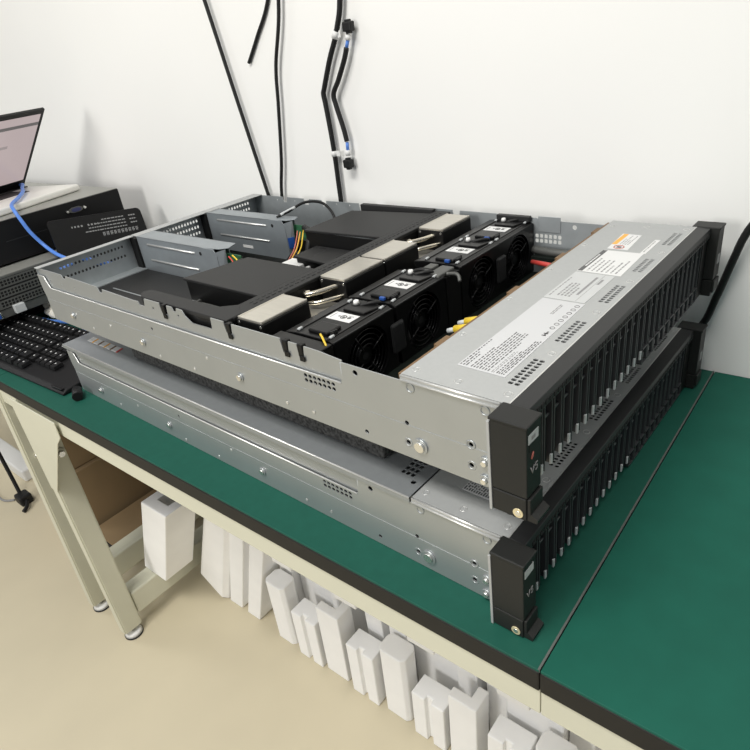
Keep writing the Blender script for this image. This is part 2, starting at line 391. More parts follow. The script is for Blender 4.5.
DY_END = 0.0118 + 0.0165*25 + 0.0006
def make_server(name, label, loc, rz, upper):
    t = thing(name, label, 'server', loc, rz)
    m = MB()
    near_wall(m, upper)
    # bottom and far wall
    m.box(0.004, 0.820, 0.0012, W-0.0012, 0.0002, 0.0014, M['steel_in'])
    fo = [(0.0005,0.0),(0.820,0.0),(0.820,0.0792),(0.655,0.0792),(0.640,0.0800)]
    if upper:
        fp = [(0.604,0.0826),(0.602,0.0700),(0.595,0.0700),(0.594,0.0835),(0.492,0.0838),(0.490,0.0720),(0.480,0.0720),(0.478,0.0842),(0.300,0.0842),(0.297,0.0700),(0.286,0.0700),(0.284,0.0830),(0.205,0.0830),(0.203,0.0725),(0.195,0.0725),(0.192,0.0838),(0.160,0.0838),(0.157,0.0730),(0.147,0.0730),(0.145,0.0842),(0.100,0.0842),(0.097,0.0745),(0.088,0.0745),(0.086,0.0845),(0.0005,0.0845)]
        hs = [circ(0.6746,0.0725,0.0034)] + [octo(0.6170+i*0.0068, 0.6222+i*0.0068, z, z+0.0055, 0.2) for i in range(6) for z in (0.0470, 0.0540)]
        hs += [circ(x, 0.0785, 0.0014) for x in (0.07, 0.12, 0.175, 0.23, 0.262)]
    else:
        fp = [(0.0005,0.0840)]; hs = []
    m.plate(fo + fp, hs, XZ, W-0.0012, W, M['steel_in'])
    # rear wall: bays with perforated bracket plates
    def perf(y0, y1, zs, w):
        hs = []
        n = int((y1 - y0) / 0.0062)
        for i in range(n):
            ya = y0 + (y1-y0)*i/n
            for z in zs: hs.append(octo(ya+0.0006, ya+0.0046, z, z+w, 0.25))
        return hs
    m.plate(rect(0.0012, 0.168, 0.0, 0.0850), perf(0.034, 0.150, (0.0540, 0.0700), 0.0048), YZ, 0.0005, 0.0015, M['steel_in'])
    m.plate(rect(0.168, 0.318, 0.0, 0.0850), perf(0.215, 0.305, (0.0480, 0.0590, 0.0700), 0.0052), YZ, 0.0005, 0.0015, M['steel_in'])
    m.plate(rect(0.318, W-0.0012, 0.0, 0.0850), perf(0.350, 0.430, (0.0480, 0.0590, 0.0700), 0.0052), YZ, 0.0005, 0.0015, M['steel_in'])
    studs(m)
    ch = m.build('chassis', t)
    # rear top flange
    if upper:
        m = MB(); m.box(-0.001, 0.0130, -0.0005, 0.166, 0.0850, 0.0862, M['cover'], 0.0004); m.box(-0.001, 0.0200, 0.168, 0.316, 0.0850, 0.0862, M['cover'], 0.0004); m.box(-0.001, 0.0260, 0.318, W-0.001, 0.0850, 0.0862, M['cover'], 0.0004)
        m.build('rear_flange', t)
    # front cover with vents, lip and screws
    m = MB()
    m.plate(rect(0.7255, XF, 0.0005, W-0.0005), vent_holes(), XY, 0.0850, H, M['cover'])
    m.box(0.7255, 0.8195, -0.0016, -0.0006, 0.0800, 0.0852, M['cover'])
    m.tube([(0.7255,-0.0008,0.0848),(0.8195,-0.0008,0.0848)], 0.0012, M['bead'], 8, 1)
    m.box(0.8252, XF+0.0003, 0.0017, W-0.0017, H-0.0004, H+0.0002, M['bead'])  # pale strip painting the highlight along the front edge of the cover
    m.tube([(0.7255,-0.0018,0.0812),(0.8195,-0.0018,0.0812)], 0.0010, M['bead'], 8, 1)
    for x, y in ((0.818,0.085),(0.818,0.174),(0.818,0.2555),(0.818,0.347),(0.818,0.433),(0.733,0.012),(0.775,0.0115),(0.8185,0.0130),(0.731,0.085),(0.730,0.172),(0.730,0.26),(0.731,0.347),(0.734,0.425),(0.773,0.431)):
        m.ring((x,y,H),(0,0,1), 0.0032, 0.00035, M['bead'], 18, 4); m.cyl((x,y,H-0.0001),(x,y,H+0.00025), 0.0022, M['cover'], 14)
    m.box(0.8060, 0.8230, 0.020, 0.425, 0.0800, 0.0812, M['hole'])  # dark sheet added below the vents so their shaded openings look black
    fc = m.build('front_cover', t)
    # labels on the front cover
    Z = H + 0.0001; ZI = Z + 0.00022
    if upper:
        m = MB(); label_sheet(m, [(0.7590,0.034),(0.8040,0.033),(0.8020,0.1865),(0.7590,0.1865)], M['labelmatte'], Z)
        glyph_rows(m, 0.7605, 0.7685, 0.036, 0.086, 3, ZI, M['ink'], 0.42, 0.4)
        glyph_rows(m, 0.7705, 0.7890, 0.036, 0.108, 7, ZI, M['ink'], 0.40, 0.6)
        glyph_rows(m, 0.7900, 0.7935, 0.036, 0.075, 2, ZI, M['inkpale'], 0.5, 0.9)
        glyph_rows(m, 0.7945, 0.8025, 0.036, 0.100, 4, ZI, M['ink'], 0.5, 0.9)
        for k in range(7): m.ring((0.7975, 0.128 + k*0.0085, ZI), (0,0,1), 0.0022, 0.0003, M['ink'], 14, 4)
        m.box(0.7955, 0.7995, 0.1110, 0.1125, ZI, ZI+0.0001, M['ink']); m.box(0.7955, 0.7995, 0.1150, 0.1165, ZI, ZI+0.0001, M['ink']); m.box(0.7970, 0.7985, 0.1110, 0.1200, ZI, ZI+0.0001, M['ink'])
        glyph_rows(m, 0.7820, 0.7860, 0.155, 0.178, 2, ZI, M['inkpale'], 0.5, 0.9)
        tag(m.build('warning_label', fc), 'white label with small printed warnings')
        m = MB(); label_sheet(m, [(0.7585,0.1885),(0.8005,0.1885),(0.8005,0.2625),(0.7585,0.2630)], M['labelgrey'], Z)
        glyph_rows(m, 0.7610, 0.7630, 0.195, 0.248, 1, ZI, M['inkpale'], 0.6, 1)
        glyph_rows(m, 0.7680, 0.7830, 0.198, 0.240, 4, ZI, M['inkpale'], 0.5, 0.3); m.box(0.7845, 0.7870, 0.205, 0.254, ZI, ZI+0.0001, M['inkpale']); m.box(0.7905, 0.7908, 0.190, 0.262, ZI, ZI+0.0001, M['inkpale']); m.box(0.7920, 0.7945, 0.236, 0.250, ZI, ZI+0.0001, M['inkpale'])
        tag(m.build('rating_label', fc), 'pale grey rating label')
        m = MB(); label_sheet(m, [(0.7580,0.266),(0.8050,0.265),(0.8030,0.337),(0.7590,0.336)], M['label'], Z); m.box(0.7585, 0.7635, 0.267, 0.335, ZI, ZI+0.0001, M['ink'])
        glyph_rows(m, 0.7598, 0.7622, 0.282, 0.320, 1, ZI+0.0001, M['label'], 0.8, 1, 0.001)
        glyph_rows(m, 0.7670, 0.8020, 0.270, 0.312, 7, ZI, M['inkpale'], 0.35, 0.3)
        tag(m.build('warranty_label', fc), 'white label with a dark header')
        m = MB(); label_sheet(m, [(0.7600,0.342),(0.7830,0.343),(0.7795,0.397),(0.7570,0.398)], M['label'], Z); m.box(0.7590, 0.7645, 0.358, 0.397, ZI, ZI+0.0001, M['orange'])
        m.ring((0.7705,0.350,ZI), (0,0,1), 0.0055, 0.0006, M['redink'], 24, 6); m.box(0.7680,0.7730,0.3475,0.3525,ZI,ZI+0.0001,M['ink'])
        glyph_rows(m, 0.7675, 0.7785, 0.360, 0.393, 4, ZI, M['inkpale'], 0.4, 0.5)
        tag(m.build('caution_label', fc), 'white label with an orange header')
        m = MB(); label_sheet(m, rect(0.7985, 0.8045, 0.337, 0.386), M['label'], Z); glyph_rows(m, 0.8000, 0.8030, 0.342, 0.380, 1, ZI, M['inkpale'], 0.4, 1); tag(m.build('serial_label', fc), 'narrow white label')
    else:
        m = MB(); label_sheet(m, [(0.7590,0.034),(0.8040,0.033),(0.8020,0.1865),(0.7590,0.1865)], M['labelmatte'], Z)
        glyph_rows(m, 0.7600, 0.8030, 0.035, 0.105, 17, ZI, M['ink'], 0.55, 0.8)
        tag(m.build('warning_label', fc), 'white label packed with printed lines')
    # bezel strip between cover and drives
    m = MB(); m.prism([(0.8262,0.0745),(0.8418,0.0745),(0.8422,0.0800),(0.8410,0.0855),(0.8262,0.0861)], XZ, 0.0017, W-0.0017, M['bezel'], 0.0004)
    for i in range(62): m.box(0.8418, 0.8426, 0.012+i*0.0069, 0.0165+i*0.0069, 0.0768, 0.0808, M['hole'])
    m.box(0.8205, 0.8290, 0.0017, W-0.0017, 0.0030, 0.0080, M['bezel'])
    m.box(0.8262, 0.8400, DY_END, W-0.0017, 0.0030, 0.0745, M['black'])
    m.build('front_bezel', t)
    # near and far ears
    ear(t, -1, not upper); ear(t, 1, not upper)
    return t, fc

O = (0.003, 0.002, TZ + 0.1331); RZ = -0.0270
upS, upC = make_server('rack_server', 'open rack server on top of the pair, its fans and black air ducts exposed', O, RZ, True)
loS, loC = make_server('rack_server', 'closed rack server lying on the green bench mat under the opened one', (0, 0, TZ + 0.0006), RZ, False)
pitch = 0.0165; DY = 0.0118
near_d = make_drive(upS, False); near_d.location = (0.8395, DY, 0.0095)
far_d = make_drive(upS, True); far_d.location = (0.8395, DY + pitch*24, 0.0095)
for S in (upS, loS):
    for i in range(25):
        if S is upS and i in (0, 24): continue
        twin(near_d if i < 14 else far_d, S, (0.8395, DY + pitch*i, 0.0095))

# lower server lid
m = MB()
vh = [octo(0.6935+i*0.0058, 0.6977+i*0.0058, 0.0240+j*0.0072, 0.0295+j*0.0072, 0.2) for i in range(3) for j in range(4)] + [circ(0.714, 0.0180, 0.0028)]
m.plate(rect(-0.0015, 0.7235, -0.0012, W+0.0012), vh, XY, 0.0850, H, M['lid'])
m.box(-0.0015, 0.7235, -0.0022, -0.0012, 0.0795, 0.0858, M['lid']); m.box(-0.0015, 0.7235, W+0.0012, W+0.0022, 0.0795, 0.0858, M['lid'])
m.tube([(-0.0015,-0.0014,0.0852),(0.7235,-0.0014,0.0852)], 0.0011, M['bead'], 8, 1)
ld = m.build('rear_lid', loS)
m = MB()
for i in range(5):
    x = 0.028 + i*0.0195
    m.prism([(x+0.002,0.027),(x+0.0165,0.027),(x+0.0125,0.040),(x-0.0020,0.040)], XY, H+0.0001, H+0.0004, M['label'])
    m.prism([(x+0.0165,0.027),(x+0.0215,0.027),(x+0.0175,0.040),(x+0.0125,0.040)], XY, H+0.0001, H+0.0004, (M['orange'], M['copper'], M['orange'], M['copper'], M['red'])[i])
tag(m.build('striped_sticker', ld), 'white sticker strip with slanted orange and tan bars')

# felt-like foam pad between the two
t = MB(); t.box(0.175, 0.668, 0.030, 0.410, 0.0, 0.0452, M['pad'], 0.002)
o = t.build('foam_pad'); o.location = (0, 0, TZ + 0.0878); o.rotation_euler = (0, 0, RZ)
tag(o, 'dark grey felt-textured foam slab sandwiched between the two rack servers', 'foam pad')

# ---------------------------------------------------------------- inside the open server
P = upS
m = MB(); m.box(0.0016, 0.288, 0.0045, 0.164, 0.0270, 0.0300, M['duct'], 0.0006)
m.box(0.0016, 0.0300, 0.0045, 0.164, 0.0300, 0.0315, M['steel_in'])
m.box(0.060, 0.150, 0.0810, 0.0830, 0.0300, 0.0306, M['steel_in']); m.build('bay_tray', P)
m = MB(); m.box(0.005, 0.815, 0.0045, W-0.0045, 0.0016, 0.0040, M['board']); m.build('mainboard', P)

def riser(y0, y1, dz, x1, blue):
    m = MB(); zt = 0.0862 + dz
    # sloped front end, open folded box
    m.prism([(0.022,0.020),(x1-0.012,0.020),(x1,0.030),(x1,zt-0.010),(x1-0.006,zt),(0.022,zt)], XZ, y0, y0+0.0014, M['riser'])
    m.prism([(0.022,y0),(x1-0.040,y0),(x1,y0+0.006),(x1+0.012,y0+0.016),(x1+0.004,y1),(0.022,y1)], XY, zt-0.0012, zt, M['riser'], 0.0004)
    m.hexa([(x1-0.001,y0,0.030),(x1+0.006,y0+0.010,0.030),(x1+0.006,y0+0.0115,0.030),(x1-0.001,y0+0.0015,0.030),(x1-0.001,y0,zt-0.004),(x1+0.010,y0+0.010,zt-0.001),(x1+0.010,y0+0.0115,zt-0.001),(x1-0.001,y0+0.0015,zt-0.004)], M['riser'])
    m.box(0.022, 0.230, y1-0.0014, y1, 0.030, zt, M['riser'])
    for z in (0.0485, 0.0755): m.tube([(0.052,y0-0.0002,z),(0.190,y0-0.0002,z)], 0.0016, M['bead'], 8, 1)
    m.cyl((0.205,y0-0.0004,0.0765),(0.205,y0+0.0002,0.0765),0.0030,M['hole'],12)
    if blue: m.box(0.112, 0.140, y0-0.0004, y0, 0.0300, 0.0350, M['whiteplastic'])
    r = m.build('riser_cage', P)
    m = MB(); m.box(0.0035, 0.022, y0-0.004, y0+0.010, 0.022, zt-0.002, M['black'], 0.001)
    for z in (0.034, 0.050, 0.066, 0.078): m.cyl((0.0222,y0+0.003,z),(0.0235,y0+0.003,z),0.0030,M['screw'],10)
    m.build('slot_bracket', r)
    m = MB(); m.box(x1-0.030, x1+0.036, y0+0.0170, y0+0.0188, zt-0.034, zt-0.010, M['pcb']); m.box(x1-0.030, x1+0.030, y0+0.0190, y0+0.0300, 0.030, zt-0.036, M['black']); tag(m.build('riser_board', r), 'green circuit board edge')
    if blue:
        m = MB(); m.hexa([(x1+0.0015,y0+0.0005,0.040),(x1+0.0065,y0+0.0095,0.040),(x1+0.0055,y0+0.010,0.040),(x1+0.0005,y0+0.0010,0.040),(x1+0.0015,y0+0.0005,0.058),(x1+0.0075,y0+0.0095,0.058),(x1+0.0065,y0+0.010,0.058),(x1+0.0005,y0+0.0010,0.058)], M['blue'])
        bmesh.ops.translate(m.bm, verts=m.bm.verts, vec=(0.0012,-0.0008,0)); tag(m.build('touch_pad', r), 'blue touch point')
riser(0.166, 0.202, 0.0, 0.246, False)
riser(0.313, 0.342, 0.0, 0.236, True)
for nm, pts, mt in (('ribbon', [(0.262,0.176,0.075),(0.275,0.172,0.070),(0.282,0.170,0.055),(0.280,0.175,0.040)], 'red'), ('ribbon', [(0.266,0.180,0.076),(0.281,0.176,0.071),(0.288,0.174,0.055),(0.285,0.178,0.040)], 'yellow'),
                    ('loom', [(0.262,0.322,0.068),(0.282,0.300,0.066),(0.292,0.282,0.055),(0.290,0.268,0.040),(0.305,0.262,0.036)], 'orange'), ('loom', [(0.266,0.326,0.070),(0.287,0.304,0.069),(0.298,0.286,0.056),(0.296,0.270,0.040),(0.310,0.262,0.036)], 'yellow'), ('loom', [(0.258,0.320,0.070),(0.278,0.297,0.064),(0.288,0.279,0.053),(0.286,0.266,0.040),(0.302,0.258,0.036)], 'redink')):
    m = MB(); m.tube(pts, 0.0011, M[mt], 8, 6); m.build('cable', P)
m = MB(); m.tube([(0.262,0.333,0.072),(0.285,0.322,0.070),(0.300,0.306,0.066),(0.303,0.296,0.050),(0.300,0.290,0.030)], 0.0055, M['cable'], 10, 6); m.build('cable_sleeve', P)
m = MB(); m.tube([(0.205,0.326,0.087),(0.215,0.345,0.092),(0.225,0.375,0.100),(0.245,0.395,0.096),(0.262,0.400,0.080),(0.275,0.395,0.060)], 0.0024, M['cable'], 8, 8)
m.tube([(0.2085,0.3325,0.0895),(0.2150,0.3480,0.0935),(0.219,0.358,0.0960)], 0.0029, M['tab'], 8, 4); m.build('antenna_cable', P)

# air duct with raised panels, cross beam and near rail
m = MB()
m.prism([(0.292,0.076),(0.315,0.172),(0.450,0.172),(0.450,0.076)], XY, 0.0785, 0.0820, M['duct'], 0.0008)
m.box(0.300, 0.450, 0.076, 0.0785, 0.012, 0.0785, M['black'])
m.box(0.300, 0.3025, 0.080, 0.172, 0.030, 0.0785, M['black'])
m.prism([(0.299,0.298),(0.300,0.410),(0.450,0.428),(0.450,0.305)], XY, 0.0785, 0.0820, M['duct'], 0.0008)
m.box(0.301, 0.450, 0.299, 0.3015, 0.012, 0.0785, M['black'])
m.box(0.300, 0.450, 0.432, 0.442, 0.040, 0.0860, M['duct'], 0.001)
m.box(0.450, 0.4770, 0.018, 0.442, 0.0780, 0.0825, M['duct'], 0.001)
m.box(0.4745, 0.4770, 0.018, 0.442, 0.008, 0.0785, M['black'])
m.box(0.450, 0.4525, 0.045, 0.442, 0.030, 0.0785, M['black'])
for j in range(40):
    y = 0.055 + j*0.0095
    m.box(0.459, 0.4605, y, y+0.0052, 0.0825, 0.0829, M['bezel']); m.box(0.467, 0.4685, y, y+0.0052, 0.0825, 0.0829, M['hole'])
m.build('air_duct', P)
m = MB(); m.prism([(0.284,0.022),(0.290,0.030),(0.432,0.031),(0.452,0.046),(0.476,0.030),(0.476,0.008),(0.300,0.008),(0.290,0.014)], XY, 0.0775, 0.0830, M['duct'], 0.001)
m.box(0.300, 0.476, 0.0085, 0.0110, 0.030, 0.0785, M['black']); m.build('duct_rail', P)
m = MB()
for i in range(7): m.box(0.300+i*0.0105, 0.3060+i*0.0105, 0.048, 0.074, 0.0042, 0.048, M['black']); 
m.box(0.302, 0.308, 0.048, 0.076, 0.048, 0.052, M['tab']); m.box(0.315, 0.375, 0.0690, 0.0710, 0.050, 0.056, M['greycase']); m.box(0.330, 0.334, 0.050, 0.070, 0.048, 0.060, M['greycase'])
m.build('memory_socket', P)
m = MB(); m.box(0.278, 0.296, 0.058, 0.082, 0.030, 0.044, M['whiteplastic'], 0.001); tag(m.build('board_connector', P), 'white connector block')
m = MB(); m.prism([(0.324,0.246),(0.324,0.296),(0.405,0.296),(0.425,0.250),(0.400,0.238)], XY, 0.0560, 0.0600, M['duct'], 0.001)
m.box(0.326, 0.420, 0.250, 0.294, 0.030, 0.0562, M['black'])
m.box(0.340, 0.352, 0.287, 0.289, 0.0600, 0.0606, M['hole']); m.box(0.398, 0.412, 0.262, 0.290, 0.0600, 0.0605, M['hole'])
glyph_rows(m, 0.355, 0.360, 0.258, 0.288, 1, 0.0600, M['bezel'], 0.9, 1, 0.001)
m.build('controller_module', P)
m = MB(); m.box(0.300, 0.340, 0.240, 0.264, 0.030, 0.0480, M['whiteplastic'], 0.001); m.box(0.348, 0.354, 0.244, 0.256, 0.030, 0.046, M['whiteplastic'], 0.001)
tag(m.build('board_connector', P), 'white connector block beside the controller module')

for xh in (0.357, 0.485, 0.5765, 0.5985):
    m = MB(); m.box(xh-0.0035, xh+0.0035, 0.0022, 0.0085, 0.0700, 0.0835, M['black'], 0.001); m.box(xh-0.0015, xh+0.0060, 0.0012, 0.0024, 0.0660, 0.0720, M['black'], 0.0006)
    m.build('duct_hook', P)
# silver topped modules and heat pipes
for y0, y1 in ((0.0200, 0.0895), (0.1505, 0.2245), (0.2275, 0.2965), (0.3545, 0.4270)):
    m = MB(); m.box(0.4790, 0.5230, y0, y1, 0.030, 0.0810, M['black'], 0.001)
    for x in (0.4830, 0.5190): m.cyl((x, y0-0.0002, 0.078), (x, y0+0.003, 0.078), 0.0018, M['screw'], 10)
    md = m.build('heat_sink', P)
    m = MB(); m.box(0.4815, 0.5215, y0+0.0005, y1-0.0005, 0.0810, 0.0840, M['silver'], 0.0006)
    m.box(0.4815, 0.4835, y0+0.0005, y1-0.0005, 0.0840, 0.0844, M['silver']); m.box(0.5195, 0.5215, y0+0.0005, y1-0.0005, 0.0840, 0.0844, M['silver'])
    tag(m.build('top_plate', md), 'brushed silver top plate')
for yo in (0.0, 0.2045):
    m = MB()
    m.tube([(0.4800,0.1300+yo,0.070),(0.4790,0.1220+yo,0.0715),(0.487,0.1200+yo,0.072),(0.4980,0.1330+yo,0.073),(0.505,0.1480+yo,0.074),(0.509,0.158+yo,0.074)], 0.0032, M['pipe'], 12, 8)
    m.tube([(0.489,0.1180+yo,0.062),(0.500,0.1220+yo,0.063),(0.511,0.1360+yo,0.064),(0.517,0.152+yo,0.064)], 0.0027, M['pipe'], 12, 8)
    m.build('heat_pipe', P)
    m = MB(); m.box(0.4800, 0.5430, 0.0925+yo, 0.1480+yo, 0.0500, 0.0540, M['silver'], 0.0006); m.build('heat_spreader', P)

# fan modules
def make_fan():
    # local y from 0 to .096
    w = 0.0960
    m = MB()
    m.prism([(0.5440,0.0740),(0.5600,0.0762),(0.6080,0.0762),(0.6145,0.0735),(0.6145,0.0700),(0.5440,0.0700)], XZ, 0.0010, w-0.0010, M['fan'], 0.0008)
    m.box(0.5460, 0.5900, 0.0015, w-0.0015, 0.0042, 0.0700, M['fan'])
    m.box(0.5900, 0.6120, 0.0015, 0.0060, 0.0042, 0.0700, M['fan']); m.box(0.5900, 0.6120, w-0.0060, w-0.0015, 0.0042, 0.0700, M['fan'])
    m.plate(rect(0.0015, w-0.0015, 0.0042, 0.0735), [circ(w/2, 0.0380, 0.0335, 40)], YZ, 0.6110, 0.6150, M['fan'])
    # ribs, edges, screws on top
    m.box(0.5595, 0.5615, 0.004, w-0.004, 0.0760, 0.0772, M['fan'], 0.0004); m.box(0.6055, 0.6078, 0.002, w-0.002, 0.0755, 0.0772, M['fan'], 0.0004); m.box(0.6125, 0.6145, 0.002, w-0.002, 0.0725, 0.0745, M['bezel'])
    for x in (0.5605, 0.6066):
        for y in (0.008, w-0.010): m.cyl((x,y-0.003,0.0772),(x,y+0.003,0.0772),0.0016,M['tab'],10)
    m.box(0.572, 0.600, 0.0080, 0.0300, 0.0755, 0.0795, M['fan'], 0.0018); m.prism([(0.570,0.064),(0.600,0.064),(0.606,0.088),(0.575,0.092)], XY, 0.0755, 0.0785, M['black'], 0.001)
    for i in range(3): m.box(0.600+i*0.0008, 0.6045, 0.012+i*0.003, 0.0135+i*0.003, 0.0762, 0.0800, M['bezel'])
    f = m.build('fan_module', P)
    m = MB()
    for R in (0.0300, 0.0245, 0.0190, 0.0135): m.ring((0.6130, w/2, 0.0378), (1,0,0), R, 0.0006, M['fan'], 40, 6)
    for k in range(4):
        a = k*math.pi/2 + 0.5; m.tube([(0.6135, w/2+0.010*math.cos(a), 0.0375+0.010*math.sin(a)), (0.6135, w/2+0.032*math.cos(a), 0.0375+0.032*math.sin(a))], 0.0009, M['fan'], 6, 1)
    m.build('finger_guard', f)
    m = MB(); m.cyl((0.5920,w/2,0.0375),(0.6100,w/2,0.0375),0.0100,M['fan'],24); m.cyl((0.6100,w/2,0.0375),(0.6104,w/2,0.0375),0.0045,M['bezel'],16)
    for k in range(7):
        a = k*2*math.pi/7; c, s = math.cos(a), math.sin(a); c2, s2 = math.cos(a+0.5), math.sin(a+0.5)
        y0, z0 = w/2, 0.0375
        p = [(0.594,y0+0.009*c,z0+0.009*s),(0.594,y0+0.030*c,z0+0.030*s),(0.608,y0+0.030*c2,z0+0.030*s2),(0.608,y0+0.009*c2,z0+0.009*s2)]
        m.hexa(p + [(x+0.001,y,z) for x,y,z in p], M['fan'])
    m.build('rotor', f)
    m = MB(); m.box(0.5655, 0.5995, 0.0415, 0.0590, 0.0763, 0.0768, M['label'])
    m.ring((0.584,0.0500,0.0769),(0,0,1),0.0034,0.0006,M['ink'],16,4); m.cyl((0.5775,0.0505,0.0768),(0.5775,0.0505,0.0770),0.0013,M['ink'],10); m.cyl((0.5915,0.0505,0.0768),(0.5915,0.0505,0.0770),0.0024,M['ink'],12); m.box(0.5885,0.5950,0.0540,0.0546,0.0768,0.0770,M['ink']); m.cyl((0.584,0.0500,0.0768),(0.584,0.0500,0.0770),0.0016,M['ink'],10); m.box(0.5690,0.5698,0.0440,0.0560,0.0768,0.0770,M['inkpale'])
    tag(m.build('fan_label', f), 'white label with black pictograms')
    m = MB(); m.cyl((0.576,0.0800,0.0770),(0.576,0.0800,0.0790),0.0060,M['black'],16); m.cyl((0.576,0.0800,0.0790),(0.576,0.0800,0.0830),0.0036,M['whiteplastic'],14,0.0028)
    tag(m.build('release_button', f), 'white release button')
    m = MB(); m.tube([(0.582,0.0800,0.0780),(0.592,0.0860,0.0800),(0.598,0.0930,0.0790),(0.594,0.0955,0.0740)], 0.0022, M['cable'], 8, 6); m.build('fan_lead', f)
    return f
fan = make_fan(); fan.location = (0, 0.0310, 0)
for y in (0.1300, 0.2570, 0.3500): twin(fan, P, (0, y, 0))
m = MB(); m.tube([(0.595,0.035,0.0795),(0.603,0.030,0.0790),(0.612,0.025,0.0740)], 0.0012, M['yellow'], 6, 4); tag(m.build('wire', P), 'yellow wire')
m = MB()
for y in (0.133, 0.2600, 0.3530): m.box(0.590, 0.597, y, y+0.004, 0.0765, 0.0805, M['blue'], 0.0008)
tag(m.build('wire_clip', P), 'blue wire clips on the fans')
m = MB(); m.box(0.580, 0.592, 0.224, 0.246, 0.0740, 0.0800, M['greycase'], 0.001); m.box(0.594, 0.612, 0.216, 0.250, 0.0725, 0.0780, M['greycase'], 0.0015); m.tube([(0.612,0.232,0.075),(0.622,0.240,0.073),(0.628,0.236,0.066)], 0.0022, M['greycase'], 8, 4)
m.tube([(0.572,0.214,0.078),(0.582,0.225,0.079),(0.594,0.228,0.078)], 0.0026, M['cable'], 8, 4); tag(m.build('harness_plug', P), 'grey plug between the middle fans')
for a_, b_ in ((0.0045, 0.0305), (0.2270, 0.2560)):
    m = MB(); m.box(0.5960, 0.6150, a_, b_, 0.0042, 0.0720, M['black']); m.build('fan_divider', P)
m = MB(); m.box(0.540, 0.6150, 0.0045, 0.0300, 0.0722, 0.0750, M['fan'], 0.001); m.build('fan_ledge', P)
for y in (0.128, 0.351):
    m = MB(); m.box(0.6150, 0.6195, y-0.012, y+0.010, 0.022, 0.058, M['bezel'], 0.003); m.build('fan_grip', P)
m = MB(); m.box(0.7205, 0.7250, 0.0030, W-0.004, 0.0790, 0.0840, M['copper']); m.box(0.7215, 0.7240, 0.0030, W-0.004, 0.0050, 0.0790, M['hole'])
for y in (0.060, 0.190, 0.300, 0.400): m.box(0.7165, 0.7250, y, y+0.020, 0.0800, 0.0838, M['copper'])
m.build('backplane', P)
for y in (0.128, 0.148):
    m = MB(); m.cyl((0.6930,y,0.0640),(0.7190,y,0.0720),0.0042,M['yellow'],12); m.cyl((0.6840,y,0.0605),(0.6930,y,0.0640),0.0026,M['tab'],10); tag(m.build('plug', P), 'yellow plug with a clear tip')
m = MB(); m.cyl((0.650,0.374,0.046),(0.690,0.350,0.054),0.0030,M['red'],10); tag(m.build('plug', P), 'red plug')
m = MB(); m.box(0.625, 0.719, W-0.030, W-0.004, 0.030, 0.036, M['board']); m.tube([(0.620,W-0.012,0.040),(0.66,W-0.016,0.040),(0.715,W-0.012,0.042)], 0.006, M['greycase'], 8, 5); m.build('cable_tray', P)
m = MB(); m.box(0.622, 0.655, W-0.0024, W-0.0013, 0.0630, 0.0850, M['steel_in'], 0.0005); m.build('wall_tab', P)
m = MB(); m.box(0.560, 0.612, W-0.010, W-0.002, 0.0770, 0.0850, M['bezel'], 0.001); m.build('latch_handle', P)

# ------------------------------------------------------------------ stack at the left
def case(name, label, cat, x0, x1, y0, y1, z0, z1, face, top):
    t = thing(name, label, cat, ((x0+x1)/2, (y0+y1)/2, TZ+z0))
    cx, cy = (x0+x1)/2, (y0+y1)/2
    m = MB(); m.box(x0-cx, x1-cx, y0-cy, y1-cy, 0, z1-z0-0.0012, face, 0.001); m.build('case_body', t)
    m = MB(); m.box(x0-cx-0.0005, x1-cx-0.004, y0-cy-0.0005, y1-cy+0.0005, z1-z0-0.0012, z1-z0, top, 0.0004); m.build('case_lid', t)
    return t, (x1-cx), (y0-cy), (y1-cy), z1-z0
t, xr, ya, yb, hh = case('server_case', 'dark maroon flat case at the bottom of the stack behind the keyboard', 'server', -1.15, -0.475, -0.055, 0.40, 0.0006, 0.044, M['maroon'], M['maroon'])
t, xr, ya, yb, hh = case('rack_server', 'dull grey rack server with perforated slots, under the black-backed one', 'server', -1.13, -0.385, -0.05, 0.405, 0.0446, 0.130, M['greycase'], M['boxtop'])
m = MB()
for k in range(3):
    z = 0.020 + k*0.021
    hs = [octo(ya+0.10+i*0.0072, ya+0.1055+i*0.0072, z+0.003+j*0.006, z+0.008+j*0.006, 0.2) for i in range(44) for j in range(2)]
    m.plate(rect(ya+0.09, yb-0.02, z, z+0.017), hs, YZ, xr+0.0005, xr+0.0020, M['greycase'])
m.box(xr, xr+0.0006, ya+0.09, yb-0.02, 0.018, 0.080, M['hole']); m.build('slot_cover', t)
m = MB()
hs = [octo(ya+0.012+i*0.0078, ya+0.0180+i*0.0078, 0.012+j*0.0078, 0.018+j*0.0078, 0.2) for i in range(8) for j in range(8)]
m.plate(rect(ya+0.008, ya+0.080, 0.008, 0.078), hs, YZ, xr+0.0020, xr+0.0035, M['bezel']); m.box(xr, xr+0.002, ya+0.008, ya+0.080, 0.008, 0.078, M['hole']); m.build('power_supply', t)
m = MB(); m.box(xr, xr+0.010, ya+0.050, ya+0.090, 0.004, 0.018, M['screw'], 0.001); m.box(xr+0.009, xr+0.013, ya+0.053, ya+0.087, 0.006, 0.016, M['blue'], 0.001); tag(m.build('port', t), 'blue port in a metal shell')
m = MB(); m.box(xr, xr+0.012, ya+0.118, ya+0.140, 0.004, 0.022, M['tab'], 0.001); tag(m.build('port', t), 'pale grey network port')
t, xr, ya, yb, hh = case('rack_server', 'black-faced case with one blue socket, carrying the laptop near the wall', 'server', -1.20, -0.450, -0.035, 0.416, 0.1345, 0.2225, M['blackbox'], M['boxtop'])
m = MB(); yv = 0.300 - 0.1905
m.prism(octo(yv-0.016, yv+0.016, 0.062, 0.074, 0.25), YZ, xr, xr+0.003, M['greycase']); m.prism(octo(yv-0.011, yv+0.011, 0.0640, 0.0720, 0.25), YZ, xr+0.003, xr+0.0042, M['socket'])
